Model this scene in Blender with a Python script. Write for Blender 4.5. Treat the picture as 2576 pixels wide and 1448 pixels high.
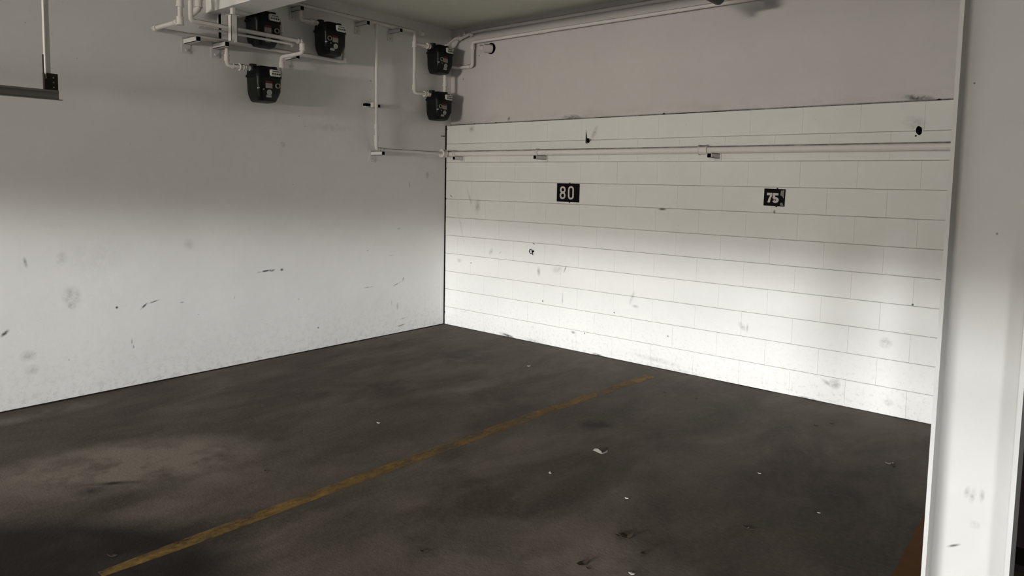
import bpy, bmesh, math, random
from mathutils import Vector, Matrix
for o in list(bpy.data.objects): bpy.data.objects.remove(o, do_unlink=True)
random.seed(7)
scn = bpy.context.scene
C = scn.collection
PI = math.pi
R = math.radians

# ------------------------------------------------------------------ camera
FPX, CY = 1754.9, 598.27
CAM = Vector((5.62485, -5.52523, 1.63373))
yaw, pitch, roll = R(40.0107), R(4.6511), R(1.0691)
fw = Vector((-math.sin(yaw)*math.cos(pitch), math.cos(yaw)*math.cos(pitch), -math.sin(pitch)))
r0 = fw.cross(Vector((0, 0, 1))).normalized(); u0 = r0.cross(fw)
rt = math.cos(roll)*r0 + math.sin(roll)*u0; up = -math.sin(roll)*r0 + math.cos(roll)*u0
cd = bpy.data.cameras.new('camera'); cam = bpy.data.objects.new('camera', cd); C.objects.link(cam)
cd.sensor_fit = 'HORIZONTAL'; cd.sensor_width = 36.0; cd.lens = FPX/2576*36.0
cd.shift_y = -(724-CY)/2576
cd.clip_start = 0.05
m = Matrix((rt, up, -fw)).transposed().to_4x4(); m.translation = CAM
cam.matrix_world = m
scn.camera = cam
def at(x, y, axis, val):
    """point of a real plane (axis = val) that the photograph shows at pixel x, y"""
    d = fw + rt*((x-1288)/FPX) - up*((y-CY)/FPX)
    return CAM + d*((val-CAM[axis])/d[axis])
LW = lambda x, y, off=0.0: at(x, y, 0, off)
RW = lambda x, y, off=0.0: at(x, y, 1, -off)
FL = lambda x, y: at(x, y, 2, 0.0)

# ------------------------------------------------------------------ light
w = bpy.data.worlds.new('world'); scn.world = w; w.use_nodes = True
bg = w.node_tree.nodes['Background']; bg.inputs[0].default_value = (0.80, 0.88, 1.0, 1); bg.inputs[1].default_value = 0.4
def area(name, loc, target, sx, sy, power, col, spread=180):
    l = bpy.data.lights.new(name, 'AREA'); l.shape = 'RECTANGLE'; l.size = sx; l.size_y = sy
    l.energy = power; l.color = col; l.spread = R(spread)
    o = bpy.data.objects.new(name, l); C.objects.link(o); o.location = loc
    d = Vector(target)-Vector(loc); o.rotation_euler = d.to_track_quat('-Z', 'Y').to_euler()
    return o
area('daylight_behind', (0.2, -26.0, 3.28), (2.0, 0, 0.6), 5.5, .26, 3300, (0.97, 0.985, 1.0))
area('daylight_behind_low', (0.2, -26.0, 3.60), (2.0, 0, 0.3), 5.5, .25, 2200, (0.97, 0.985, 1.0))
area('daylight_driveway', (16.0, -24.0, 3.10), (1.0, -2, 0.6), 4.5, .30, 3600, (0.97, 0.985, 1.0))
area('warm_fill', (5.0, -20.0, 1.3), (1.8, 0.0, 2.0), 2.6, 0.5, 72, (1.0, 0.92, 0.81), 46)  # unseen warm fill lamp, added to lift the upper walls
area('floor_fill', (2.9, -9.5, 3.2), (2.9, -5.0, 0.0), 1.3, 0.2, 32, (1.0, 0.92, 0.80))  # unseen lamp added to brighten the floor
vs = scn.view_settings
vs.view_transform = 'Standard'; vs.look = 'None'; vs.gamma = 1.0; vs.use_curve_mapping = False
vs.exposure = 0.0

# ------------------------------------------------------------------ helpers
def link(name, me, mats, parent=None):
    o = bpy.data.objects.new(name, me); C.objects.link(o)
    if mats is not None:
        for mm in (mats if isinstance(mats, (list, tuple)) else [mats]): me.materials.append(mm)
    if parent: o.parent = parent
    return o
def tag(o, label=None, cat=None, group=None, kind=None):
    if label: o['label'] = label
    if cat: o['category'] = cat
    if group: o['group'] = group
    if kind: o['kind'] = kind
    return o
def thing(name, loc, label, cat, group=None):
    o = bpy.data.objects.new(name, None); C.objects.link(o); o.location = loc; o.empty_display_size = .05
    return tag(o, label, cat, group)
def mesh(bm, name, mats, parent=None, smooth=False, angle=None):
    bmesh.ops.recalc_face_normals(bm, faces=bm.faces)
    me = bpy.data.meshes.new(name); bm.to_mesh(me); bm.free()
    if smooth:
        for p in me.polygons: p.use_smooth = True
        if angle is not None:
            try: me.set_sharp_from_angle(angle=R(angle))
            except Exception: pass
    return link(name, me, mats, parent)
def box(bm, a, b, bev=0.0, mi=0):
    a = Vector(a); b = Vector(b); c = (a+b)/2; s = b-a
    r = bmesh.ops.create_cube(bm, size=1.0, matrix=Matrix.Translation(c) @ Matrix.Diagonal((abs(s.x), abs(s.y), abs(s.z), 1)))
    fs = set(f for v in r['verts'] for f in v.link_faces)
    for f in fs: f.material_index = mi
    if bev > 0:
        bmesh.ops.bevel(bm, geom=list(set(e for v in r['verts'] for e in v.link_edges)), offset=bev, segments=2, affect='EDGES', profile=.6)
def cyl(bm, a, b, r, seg=16, r2=None, caps=True, mi=0):
    a = Vector(a); b = Vector(b); d = b-a
    q = d.to_track_quat('Z', 'Y').to_matrix().to_4x4()
    M = Matrix.Translation((a+b)/2) @ q
    res = bmesh.ops.create_cone(bm, cap_ends=caps, segments=seg, radius1=r, radius2=r if r2 is None else r2, depth=d.length, matrix=M)
    for v in res['verts']:
        for f in v.link_faces: f.material_index = mi
def ball(bm, c, r, sub=2, sc=(1, 1, 1)):
    bmesh.ops.create_icosphere(bm, subdivisions=sub, radius=r, matrix=Matrix.Translation(c) @ Matrix.Diagonal((*sc, 1)))
def tube(bm, pts, r, bend=0.03, seg=14):
    """pipe through pts with rounded elbows"""
    pts = [Vector(p) for p in pts]; path = [pts[0]]
    for i in range(1, len(pts)-1):
        p, a, b = pts[i], (pts[i-1]-pts[i]), (pts[i+1]-pts[i])
        k = min(bend, a.length*.45, b.length*.45); a.normalize(); b.normalize()
        p0, p2 = p+a*k, p+b*k
        for t in (0, .25, .5, .75, 1): path.append(p0*(1-t)**2+p*2*t*(1-t)+p2*t*t)
    path.append(pts[-1])
    rings = []; prev = None
    for i, p in enumerate(path):
        t = (path[min(i+1, len(path)-1)]-path[max(i-1, 0)]).normalized()
        if prev is None:
            n = t.orthogonal().normalized()
        else:
            n = (prev - t*prev.dot(t)).normalized()
        prev = n; bb = t.cross(n)
        rings.append([bm.verts.new(p+(n*math.cos(2*PI*k/seg)+bb*math.sin(2*PI*k/seg))*r) for k in range(seg)])
    for a, b in zip(rings, rings[1:]):
        for k in range(seg): bm.faces.new((a[k], a[(k+1) % seg], b[(k+1) % seg], b[k]))
    bm.faces.new(rings[0][::-1]); bm.faces.new(rings[-1])
def collar(bm, p, axis, r, ln, lip=True):
    p = Vector(p); d = Vector(axis).normalized()
    cyl(bm, p-d*ln/2, p+d*ln/2, r, 16)
    if lip:
        for s in (-1, 1): cyl(bm, p+d*(s*ln/2-.004), p+d*(s*ln/2+.004), r*1.12, 16)

# ------------------------------------------------------------------ materials
def newmat(name, rough=.6, spec=.3, metal=0.0):
    m = bpy.data.materials.new(name); m.use_nodes = True
    nt = m.node_tree; b = nt.nodes['Principled BSDF']
    b.inputs['Roughness'].default_value = rough; b.inputs['Metallic'].default_value = metal
    b.inputs['Specular IOR Level'].default_value = spec
    return m, nt, b
class N:
    """small node writer"""
    def __init__(s, nt): s.nt = nt; s.L = nt.links
    def co(s):
        t = s.nt.nodes.new('ShaderNodeNewGeometry'); return t.outputs['Position']
    def noise(s, scale, detail=4, rough=.55, stretch=(1, 1, 1), rot=(0, 0, 0), co=None, dist=0.0):
        mp = s.nt.nodes.new('ShaderNodeMapping'); mp.inputs['Scale'].default_value = stretch; mp.inputs['Rotation'].default_value = rot
        s.L.new(co or s.co(), mp.inputs[0])
        n = s.nt.nodes.new('ShaderNodeTexNoise'); n.inputs['Scale'].default_value = scale; n.inputs['Detail'].default_value = detail
        n.inputs['Roughness'].default_value = rough; n.inputs['Distortion'].default_value = dist
        s.L.new(mp.outputs[0], n.inputs['Vector']); return n.outputs['Fac']
    def ramp(s, f, stops):
        r = s.nt.nodes.new('ShaderNodeValToRGB'); e = r.color_ramp.elements
        while len(e) < len(stops): e.new(.5)
        for el, (p, c) in zip(e, stops):
            el.position = p; el.color = (c, c, c, 1) if isinstance(c, (int, float)) else (*c, 1)
        s.L.new(f, r.inputs[0]); return r.outputs[0]
    def math(s, op, a, b=None, clamp=False):
        n = s.nt.nodes.new('ShaderNodeMath'); n.operation = op; n.use_clamp = clamp
        for i, v in enumerate((a, b)):
            if v is None: continue
            if isinstance(v, (int, float)): n.inputs[i].default_value = v
            else: s.L.new(v, n.inputs[i])
        return n.outputs[0]
    def mix(s, f, a, b, mode='MIX'):
        n = s.nt.nodes.new('ShaderNodeMix'); n.data_type = 'RGBA'; n.blend_type = mode
        for i, v in ((0, f), (6, a), (7, b)):
            if isinstance(v, (int, float)): n.inputs[i].default_value = v
            elif isinstance(v, tuple): n.inputs[i].default_value = (*v, 1)
            else: s.L.new(v, n.inputs[i])
        return n.outputs[2]
    def spot(s, loc, size, rot=0.0, plane='x'):
        """soft ellipse mask of a stain: loc is a world point, size its half extents in the plane of the surface"""
        mp = s.nt.nodes.new('ShaderNodeMapping'); mp.vector_type = 'TEXTURE'
        mp.inputs['Location'].default_value = loc
        if plane == 'x': mp.inputs['Scale'].default_value = (1, size[0], size[1]); mp.inputs['Rotation'].default_value = (rot, 0, 0)
        elif plane == 'y': mp.inputs['Scale'].default_value = (size[0], 1, size[1]); mp.inputs['Rotation'].default_value = (0, rot, 0)
        else: mp.inputs['Scale'].default_value = (size[0], size[1], 1); mp.inputs['Rotation'].default_value = (0, 0, rot)
        s.L.new(s.co(), mp.inputs[0])
        g = s.nt.nodes.new('ShaderNodeTexGradient'); g.gradient_type = 'SPHERICAL'
        s.L.new(mp.outputs[0], g.inputs[0]); return g.outputs['Fac']
    def bump(s, b, h, strength=.2, dist=.01):
        n = s.nt.nodes.new('ShaderNodeBump'); n.inputs['Strength'].default_value = strength; n.inputs['Distance'].default_value = dist
        s.L.new(h, n.inputs['Height']); s.L.new(n.outputs[0], b.inputs['Normal'])
def stain(n, col, marks, plane, dark, rag=18.0, amount=1.0):
    """marks: (point, (a, b), rot, strength); ragged by noise"""
    nz = n.noise(rag, 3, .7)
    tot = None
    for loc, size, rot, st in marks:
        f = n.spot(loc, size, rot, plane)
        f = n.math('MULTIPLY', f, 1.7*st if st < .5 else 2.2*st)
        tot = f if tot is None else n.math('MAXIMUM', tot, f)
    f = n.math('MULTIPLY', tot, n.ramp(nz, [(.35, 0.15), (.6, 1.0)]))
    f = n.math('MULTIPLY', f, amount, True)
    return n.mix(f, col, dark)

def paint(name, base, marks=None, plane='x', speck=True, rough=.55, bump=.25, grime=None, spec=.3):
    m, nt, b = newmat(name, rough, spec); n = N(nt)
    big = n.noise(.9, 4, .6); fine = n.noise(14, 3, .6)
    col = n.mix(n.ramp(big, [(.3, 0.0), (.7, 1.0)]), tuple(c*.93 for c in base), tuple(min(1, c*1.03) for c in base))
    col = n.mix(n.ramp(fine, [(.35, .0), (.65, .12)]), col, tuple(c*.86 for c in base))
    if speck:
        sp = n.noise(26, 2, .5)
        zone = n.noise(1.7, 3, .6)
        f = n.math('MULTIPLY', n.ramp(sp, [(.72, 0.0), (.78, .5)]), n.ramp(zone, [(.5, 0.0), (.62, 1.0)]))
        col = n.mix(f, col, (.12, .11, .10))
    if grime is not None: col = grime(n, col)
    if marks: col = stain(n, col, marks, plane, (.10, .095, .085))
    nt.links.new(col, b.inputs['Base Color'])
    n.bump(b, n.noise(9, 5, .6), bump, .006)
    return m

WHITE = (.78, .77, .76)
# marks on the left wall (pixel of the mark, half length, half height, turn, strength)
def lm(x, y, a, bb, rot, st): p = LW(x, y); return ((0, p.y, p.z), (a, bb), R(rot), st)
lmarks = [lm(670, 681, .10, .010, 4, .9), lm(684, 680, .035, .014, 0, 1.0), lm(709, 678, .022, .016, 0, .6),
          lm(362, 770, .045, .010, 42, .7), lm(388, 758, .05, .008, 14, .6), lm(294, 773, .012, .012, 0, .8),
          lm(64, 661, .014, .05, 12, .45), lm(155, 650, .05, .06, 0, .22), lm(180, 745, .07, .09, 0, .28), lm(181, 768, .035, .035, 0, .35),
          lm(12, 838, .04, .016, 40, .6), lm(712, 362, .03, .035, 30, .35), lm(458, 760, .02, .008, 0, .5),
          lm(332, 858, .008, .03, 0, .5), lm(336, 872, .008, .02, 0, .5), lm(928, 722, .07, .005, 0, .6), lm(1000, 713, .08, .005, 18, .7), lm(1014, 702, .006, .03, -10, .8),
          lm(800, 824, .012, .012, 0, .6), lm(751, 752, .01, .014, 0, .4), lm(475, 615, .05, .06, 0, .2),
          lm(1008, 818, .09, .006, 6, .6), lm(1015, 800, .07, .006, 6, .4), lm(1000, 770, .02, .05, 0, .25), lm(985, 762, .01, .04, 0, .3),
          lm(590, 748, .006, .02, 0, .4), lm(70, 895, .06, .05, 0, .25), lm(80, 930, .05, .05, 0, .25), lm(1030, 465, .008, .05, 0, .45),
          lm(1075, 440, .03, .05, 0, .3), lm(768, 318, .012, .006, 0, .9), lm(752, 292, .012, .005, 0, .7), lm(1005, 575, .05, .012, 0, .25),
          lm(985, 642, .05, .004, 0, .4), lm(830, 320, .3, .05, 0, .12), lm(610, 918, .10, .012, -10, .5), lm(250, 640, .3, .2, 0, .06)]
def lw_grime(n, col):
    z = n.nt.nodes.new('ShaderNodeSeparateXYZ'); n.L.new(n.co(), z.inputs[0])
    low = n.ramp(n.math('DIVIDE', z.outputs[2], 2.0), [(0.0, 1.0), (.05, .45), (.25, 0.0)])
    nz = n.ramp(n.noise(22, 4, .7), [(.48, 0.0), (.66, 1.0)])
    return n.mix(n.math('MULTIPLY', n.math('MULTIPLY', low, nz), .35), col, (.30, .28, .25))
M_left = paint('painted_plaster_left', (.83, .82, .805), lmarks, 'x', grime=lw_grime)

def rm(x, y, a, bb, rot, st): p = RW(x, y); return ((p.x, 0, p.z), (a, bb), R(rot), st)
rmarks = [rm(1201, 520, .05, .10, 8, .35), rm(1182, 498, .02, .16, -22, .25), rm(1160, 570, .02, .25, -15, .12), rm(1235, 632, .03, .05, 30, .45), rm(1258, 635, .03, .008, -40, .4),
          rm(1343, 613, .022, .006, 20, .9), rm(1355, 683, .03, .06, 0, .35), rm(1402, 678, .09, .06, 0, .22), rm(1421, 678, .01, .05, 20, .5),
          rm(1415, 750, .012, .08, 0, .35), rm(1590, 748, .02, .08, 20, .4), rm(1598, 770, .05, .02, 0, .3), rm(1867, 820, .05, .03, 50, .3), rm(1880, 824, .012, .05, 0, .35),
          rm(1275, 843, .12, .022, 6, .85), rm(2100, 965, .05, .05, 0, .40), rm(2080, 962, .06, .02, 30, .35), rm(2030, 1003, .12, .02, 0, .6), rm(2228, 862, .05, .05, 0, .32),
          rm(1666, 526, .05, .012, 0, .75), rm(1948, 532, .012, .02, 0, .9), rm(1545, 786, .010, .010, 0, 1.0), rm(1365, 757, .010, .012, 0, .9),
          rm(2296, 766, .010, .010, 0, 1.0), rm(1185, 661, .010, .010, 0, .8), rm(1505, 893, .09, .016, 5, .6), rm(1135, 493, .03, .008, 30, .7), rm(1187, 325, .05, .05, 0, .35),
          rm(1155, 655, .05, .03, 0, .25), rm(1440, 835, .04, .02, 0, .5), rm(1470, 838, .008, .012, 0, .9), rm(1680, 845, .012, .010, 0, .7), rm(2235, 1012, .04, .03, 0, .35),
          rm(2305, 312, .10, .06, 20, .3), rm(1495, 335, .03, .09, 25, .35), rm(1650, 905, .3, .03, 3, .2), rm(1345, 858, .2, .03, 3, .25), rm(1700, 930, .4, .02, 0, .2)]
def bw_grime(n, col):
    z = n.nt.nodes.new('ShaderNodeSeparateXYZ'); n.L.new(n.co(), z.inputs[0])
    low = n.ramp(n.math('DIVIDE', z.outputs[2], 2.0), [(0.0, 1.0), (.08, .55), (.32, 0.0)])
    nz = n.ramp(n.noise(30, 5, .75), [(.52, 0.0), (.68, 1.0)])
    col = n.mix(n.math('MULTIPLY', n.math('MULTIPLY', low, nz), .5), col, (.33, .31, .28))
    return col
M_block = paint('painted_block', (.75, .748, .728), rmarks, 'y', grime=bw_grime, bump=.35)
umarks = []
def um(x, y, a, bb, rot, st):
    p = at(x, y, 1, .07); umarks.append(((p.x, .07, p.z), (a, bb), R(rot), st))
um(1440, 300, .14, .05, 8, .6); um(1460, 296, .10, .02, 20, .5); um(1280, 298, .02, .03, 30, .8); um(2308, 246, .12, .03, 5, .7); um(1280, 310, .05, .03, 0, .4)
um(1166, 199, .010, .010, 0, 1.0); um(1205, 140, .010, .010, 0, 1.0); um(2210, 262, .1, .02, 0, .4); um(1860, 278, .2, .02, 0, .4)
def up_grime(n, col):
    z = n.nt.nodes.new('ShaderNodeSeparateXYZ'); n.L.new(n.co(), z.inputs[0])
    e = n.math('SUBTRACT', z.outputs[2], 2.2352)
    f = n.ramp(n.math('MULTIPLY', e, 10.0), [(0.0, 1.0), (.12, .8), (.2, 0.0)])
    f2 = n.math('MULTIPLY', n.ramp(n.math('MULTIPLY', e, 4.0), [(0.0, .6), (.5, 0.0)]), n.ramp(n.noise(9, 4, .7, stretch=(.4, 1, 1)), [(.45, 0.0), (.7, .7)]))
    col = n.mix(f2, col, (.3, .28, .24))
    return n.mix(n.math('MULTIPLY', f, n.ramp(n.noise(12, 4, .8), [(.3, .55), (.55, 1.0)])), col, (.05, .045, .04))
M_upper = paint('painted_upper_wall', (.58, .56, .555), umarks, 'y', grime=up_grime, speck=False)
M_ceil = paint('ceiling_paint', (.74, .75, .66), speck=False, rough=.8)
M_beam = paint('beam_paint', (.84, .84, .81), speck=False)
M_pipe = paint('pipe_paint', (.74, .72, .70), speck=True, rough=.45, bump=.1)
M_wallother = paint('room_paint', (.62, .60, .57), speck=False)
def dark_top(name, base, rough=.5):  # upward-facing sides go near-black, broken up by noise
    m, nt, b = newmat(name, rough, .3); n = N(nt)
    g = nt.nodes.new('ShaderNodeNewGeometry'); s = nt.nodes.new('ShaderNodeSeparateXYZ'); nt.links.new(g.outputs['Normal'], s.inputs[0])
    f = n.ramp(s.outputs[2], [(.45, 0.0), (.85, 1.0)])
    f = n.math('MULTIPLY', f, n.ramp(n.noise(9, 4, .7), [(.3, .5), (.6, 1.0)]))
    col = n.mix(n.noise(12, 3), tuple(c*.9 for c in base), base)
    col = n.mix(f, col, (.06, .05, .042))
    nt.links.new(col, b.inputs['Base Color']); return m
M_pipe = dark_top('dark_top_pipe_paint', (.75, .72, .70))
M_strut = dark_top('dark_top_channel_paint', (.72, .71, .69))

# steel column paint
cm = []
def col_at(x, y): p = at(x, y, 1, -2.60); return (p.x, -2.60, p.z)
for x, y, a, b_, rr, st in ((2432, 1240, .012, .03, 10, .45), (2446, 1247, .012, .035, 10, .4), (2470, 1247, .01, .03, 0, .4), (2452, 1320, .02, .02, 0, .3), (2451, 209, .004, .004, 0, .9), (2508, 588, .006, .006, 0, .6), (2398, 1372, .03, .006, -30, .6)):
    cm.append((col_at(x, y), (a, b_), R(rr), st))
M_col = paint('column_paint', (.52, .515, .50), cm, 'y', speck=False, bump=.2, rough=.42)

# floor
m_, nt, b = newmat('stained_concrete', .72, .22); n = N(nt)
big = n.noise(.8, 6, .66, stretch=(1.0, .6, 1), rot=(0, 0, R(20)), dist=.3)
med = n.noise(2.1, 6, .68, stretch=(1.0, .45, 1), rot=(0, 0, R(12)), dist=.4)
fine = n.noise(38, 4, .7)
hue = n.noise(.8, 3, .6)
col = n.mix(n.ramp(med, [(.36, 0.0), (.64, 1.0)]), (.042, .032, .024), (.132, .110, .088))
col = n.mix(n.ramp(big, [(.36, .75), (.62, 0.0)]), col, (.042, .031, .023))
col = n.mix(n.ramp(hue, [(.5, 0.0), (.7, .35)]), col, (.060, .056, .029))
col = n.mix(n.ramp(fine, [(.4, 0.0), (.7, .16)]), col, (.17, .145, .12))
def fm(x, y, a, bb, rot, st): p = FL(x, y); return ((p.x, p.y, 0), (a, bb), R(rot), st)
light = [fm(330, 1165, .85, .45, 60, 1.3), fm(560, 1190, .5, .3, 60, .45), fm(1500, 1430, .6, .35, 0, .6), fm(1150, 1420, .6, .3, 0, .4), fm(1650, 1160, .5, .3, 0, .25), fm(1150, 985, .5, .3, 50, .3), fm(100, 1040, .15, .6, 0, .5)]
col = stain(n, col, light, 'z', (.19, .165, .135), 3.0, .8)
dark = [fm(1505, 1068, .16, .14, 30, .9), fm(1512, 1110, .10, .10, 0, .4), fm(285, 1215, .03, .17, -38, .8), fm(1170, 900, .5, .3, 20, .5), fm(2110, 1190, .35, .12, 20, .35), fm(1630, 1180, .4, .25, 0, .25),
        fm(650, 1010, .35, .9, 0, .35), fm(1285, 1040, .12, .5, 0, .35), fm(230, 1235, .12, .08, 60, .5), fm(1800, 1020, .3, .2, 0, .3), fm(2000, 1250, .6, .5, 0, .4)]
corner_dark = n.math('MULTIPLY', n.ramp(n.math('MULTIPLY', n.spot((FL(-40, 1480).x, FL(-40, 1480).y, 0), (1.1, .62), R(48), 'z'), 2.6, True), [(0.0, 0.0), (.75, 1.0)]), n.ramp(n.noise(2.4, 5, .6), [(.25, .6), (.5, 1.0)]))  # soft near-black patch at the floor's lower-left corner
col = stain(n, col, dark, 'z', (.027, .020, .015), 5.0, .85)
col = n.mix(corner_dark, col, (.010, .0065, .0045))
sp = n.noise(60, 2, .5)
col = n.mix(n.ramp(sp, [(.74, 0.0), (.8, .6)]), col, (.02, .017, .014))
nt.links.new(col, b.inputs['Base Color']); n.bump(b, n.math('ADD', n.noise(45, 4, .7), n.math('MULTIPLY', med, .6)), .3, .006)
M_floor = m_

# yellow line paint: worn away in patches, the bare concrete shows through
def worn(name, colr, lo, hi, base=.9):
    m, nt, b = newmat(name, .7, .2); n = N(nt)
    c = n.mix(n.noise(9, 5, .7), tuple(v*.55 for v in colr), colr)
    nt.links.new(c, b.inputs['Base Color'])
    tr = nt.nodes.new('ShaderNodeBsdfTransparent'); mx = nt.nodes.new('ShaderNodeMixShader')
    f = n.math('MULTIPLY', n.ramp(n.noise(7, 6, .75, stretch=(1.6, .8, 1)), [(lo, 0.0), (hi, 1.0)]), base)
    nt.links.new(f, mx.inputs[0]); nt.links.new(tr.outputs[0], mx.inputs[1]); nt.links.new(b.outputs[0], mx.inputs[2])
    nt.links.new(mx.outputs[0], nt.nodes['Material Output'].inputs[0]); return m
M_yellow = worn('worn_yellow_paint', (.34, .205, .06), .41, .66, .85)
M_orange = worn('orange_line_paint', (.13, .052, .006), .1, .3, 1.0)

def plain(name, colr, rough=.5, spec=.4, metal=0.0, var=.15, sc=20):
    m, nt, b = newmat(name, rough, spec, metal); n = N(nt)
    nt.links.new(n.mix(n.noise(sc, 3), tuple(c*(1-var) for c in colr), tuple(c*(1+var) for c in colr)), b.inputs['Base Color']); return m
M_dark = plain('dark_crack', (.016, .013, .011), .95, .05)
M_meter = plain('meter_black_green', (.006, .008, .0065), .38, .22)
M_meterrib = plain('meter_flange', (.004, .005, .005), .5, .15)
M_index = plain('index_cover', (.55, .56, .52), .5)
M_dial = plain('index_dial', (.03, .03, .03), .5)
M_lab = plain('label_beige', (.32, .27, .25), .6)
M_labred = plain('label_red', (.09, .012, .014), .6)
M_labgrey = plain('label_white', (.40, .41, .40), .6)
M_print = plain('label_print', (.10, .10, .10), .6)
M_brass = plain('brass_ring', (.45, .42, .30), .3, .5, .7)
M_galv = plain('dark_galvanised', (.15, .145, .13), .6, .3, .0)
M_rust = plain('rusty_dark_steel', (.030, .020, .016), .6, .4, .3)
M_sign = plain('sign_black', (.004, .003, .004), .6, .08)
M_digit = plain('sign_digit', (.55, .52, .50), .5)
M_fixture = plain('dark_olive_tube', (.028, .028, .022), .5)
M_black = plain('black_parts_and_shade', (.002, .002, .002), .8, .05)  # black parts, and painted shade inside hollow channels
M_maroon = plain('dark_purple_board', (.014, .008, .010), .75, .1)
M_paper = plain('grey_paper', (.24, .22, .195), .8)
M_leaf = plain('dry_leaf', (.035, .022, .014), .8)
M_white = plain('white_speck', (.55, .53, .50), .7)
M_asphalt = plain('asphalt', (.09, .09, .09), .9)
M_peel = plain('peeled_patch', (.20, .19, .17), .5)

# ------------------------------------------------------------------ room shell
ZC = 3.29; X1 = 13.0; Y0 = -16.0
def slab(name, a, b, mat, kind='structure'):
    bm = bmesh.new(); box(bm, a, b); o = mesh(bm, name, mat); o['kind'] = kind; return o
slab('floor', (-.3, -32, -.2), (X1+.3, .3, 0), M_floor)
slab('ceiling', (-.3, Y0-.2, ZC), (X1+.3, .3, ZC+.2), M_ceil)
slab('wall_left', (-.2, Y0-.2, 0), (0, .3, ZC), M_left)
slab('wall_right', (X1, Y0-.2, 0), (X1+.2, .3, ZC), M_wallother)
wb = slab('wall_back', (0, .07, 0), (X1, .25, ZC), M_upper)
# wall with the open garage entrance behind the camera
bm = bmesh.new()
box(bm, (0, Y0-.2, 2.4), (X1, Y0, ZC)); box(bm, (6.0, Y0-.2, 0), (6.5, Y0, 2.4)); box(bm, (12.4, Y0-.2, 0), (X1, Y0, 2.4))
o = mesh(bm, 'wall_front', M_wallother); o['kind'] = 'structure'

# ---- block wall: every concrete block is an object
BH, BL = .2032, .4064
wall = thing('block_wall', (0, 0, 0), 'white painted concrete block wall in the lower half, from the corner to the column', 'wall')
del wall['category']; wall.name = 'wall_block'; wall['kind'] = 'structure'
def block_mesh(L):
    bm = bmesh.new()
    g, hz, d = .0002, .0016, .069
    x0, x1, z0, z1 = g, L-g, .0006, BH-.0006
    ch, cz = .0003, .0028
    f = [bm.verts.new(v) for v in ((x0+ch, 0, z0+cz), (x1-ch, 0, z0+cz), (x1-ch, 0, z1-cz), (x0+ch, 0, z1-cz))]
    b1 = [bm.verts.new(v) for v in ((x0, .005, z0), (x1, .005, z0), (x1, .005, z1), (x0, .005, z1))]
    b2 = [bm.verts.new(v) for v in ((x0, d, z0), (x1, d, z0), (x1, d, z1), (x0, d, z1))]
    bm.faces.new(f)
    for a, b in ((f, b1), (b1, b2)):
        for k in range(4): bm.faces.new((a[k], a[(k+1) % 4], b[(k+1) % 4], b[k]))
    bm.faces.new(b2[::-1]); bmesh.ops.recalc_face_normals(bm, faces=bm.faces)
    me = bpy.data.meshes.new('block'); bm.to_mesh(me); bm.free(); me.materials.append(M_block); return me
full = block_mesh(BL); cuts = {}
PH = 3.6525 % BL            # head joint measured in the ninth course
LENG = 6.6
for r in range(11):
    off = (PH + (BL/2 if r % 2 == 0 else 0)) % BL      # course 5 has a joint at x = 3.6525
    xs = [.008]; x = off
    while x < .06: x += BL
    while x < LENG: xs.append(x); x += BL
    xs.append(LENG)
    for a, b in zip(xs, xs[1:]):
        L = b-a
        if abs(L-BL) < 1e-4: me = full
        else:
            k = round(L, 4)
            if k not in cuts: cuts[k] = block_mesh(L)
            me = cuts[k]
        o = bpy.data.objects.new('block', me); C.objects.link(o); o.parent = wall
        o.location = (a, random.uniform(-.0002, .0002), r*BH)
# bottom ledge of mortar and paint along the block wall
def wobble_strip(name, p0, p1, nrm, wmin, wmax, th, mat, seg=220, seed=1, broken=0.0):
    """irregular thin crack filling lying along p0-p1, widening along nrm"""
    rnd = random.Random(seed); p0 = Vector(p0); p1 = Vector(p1); nrm = Vector(nrm).normalized()
    side = (p1-p0).normalized().cross(nrm)
    bm = bmesh.new(); prev = None; wv = (wmin+wmax)/2
    for i in range(seg+1):
        wv += rnd.uniform(-1, 1)*(wmax-wmin)*.35; wv = min(wmax, max(wmin, wv))
        ww = wv*(2.2 if rnd.random() < .03 else 1)
        p = p0.lerp(p1, i/seg)
        c = [bm.verts.new(p), bm.verts.new(p+nrm*ww), bm.verts.new(p+nrm*ww*.9+side*th), bm.verts.new(p+side*th)]
        if prev:
            for k in range(4): bm.faces.new((prev[k], prev[(k+1) % 4], c[(k+1) % 4], c[k]))
        else: bm.faces.new(c)
        prev = c
    bm.faces.new(prev[::-1])
    o = mesh(bm, name, mat); o['kind'] = 'structure'; return o
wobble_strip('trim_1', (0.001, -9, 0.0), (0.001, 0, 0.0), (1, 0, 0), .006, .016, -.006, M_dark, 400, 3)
wobble_strip('trim_2', (0, -.001, 0.0), (6.5, -.001, 0.0), (0, -1, 0), .003, .012, .006, M_dark, 400, 5)
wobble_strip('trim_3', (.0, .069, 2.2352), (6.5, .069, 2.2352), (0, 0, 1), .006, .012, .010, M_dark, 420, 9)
wobble_strip('trim_4', (0.0, -.001, 0), (0.0, -.001, 2.2352), (1, 0, 0), .006, .010, -.012, M_dark, 160, 11)

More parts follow.
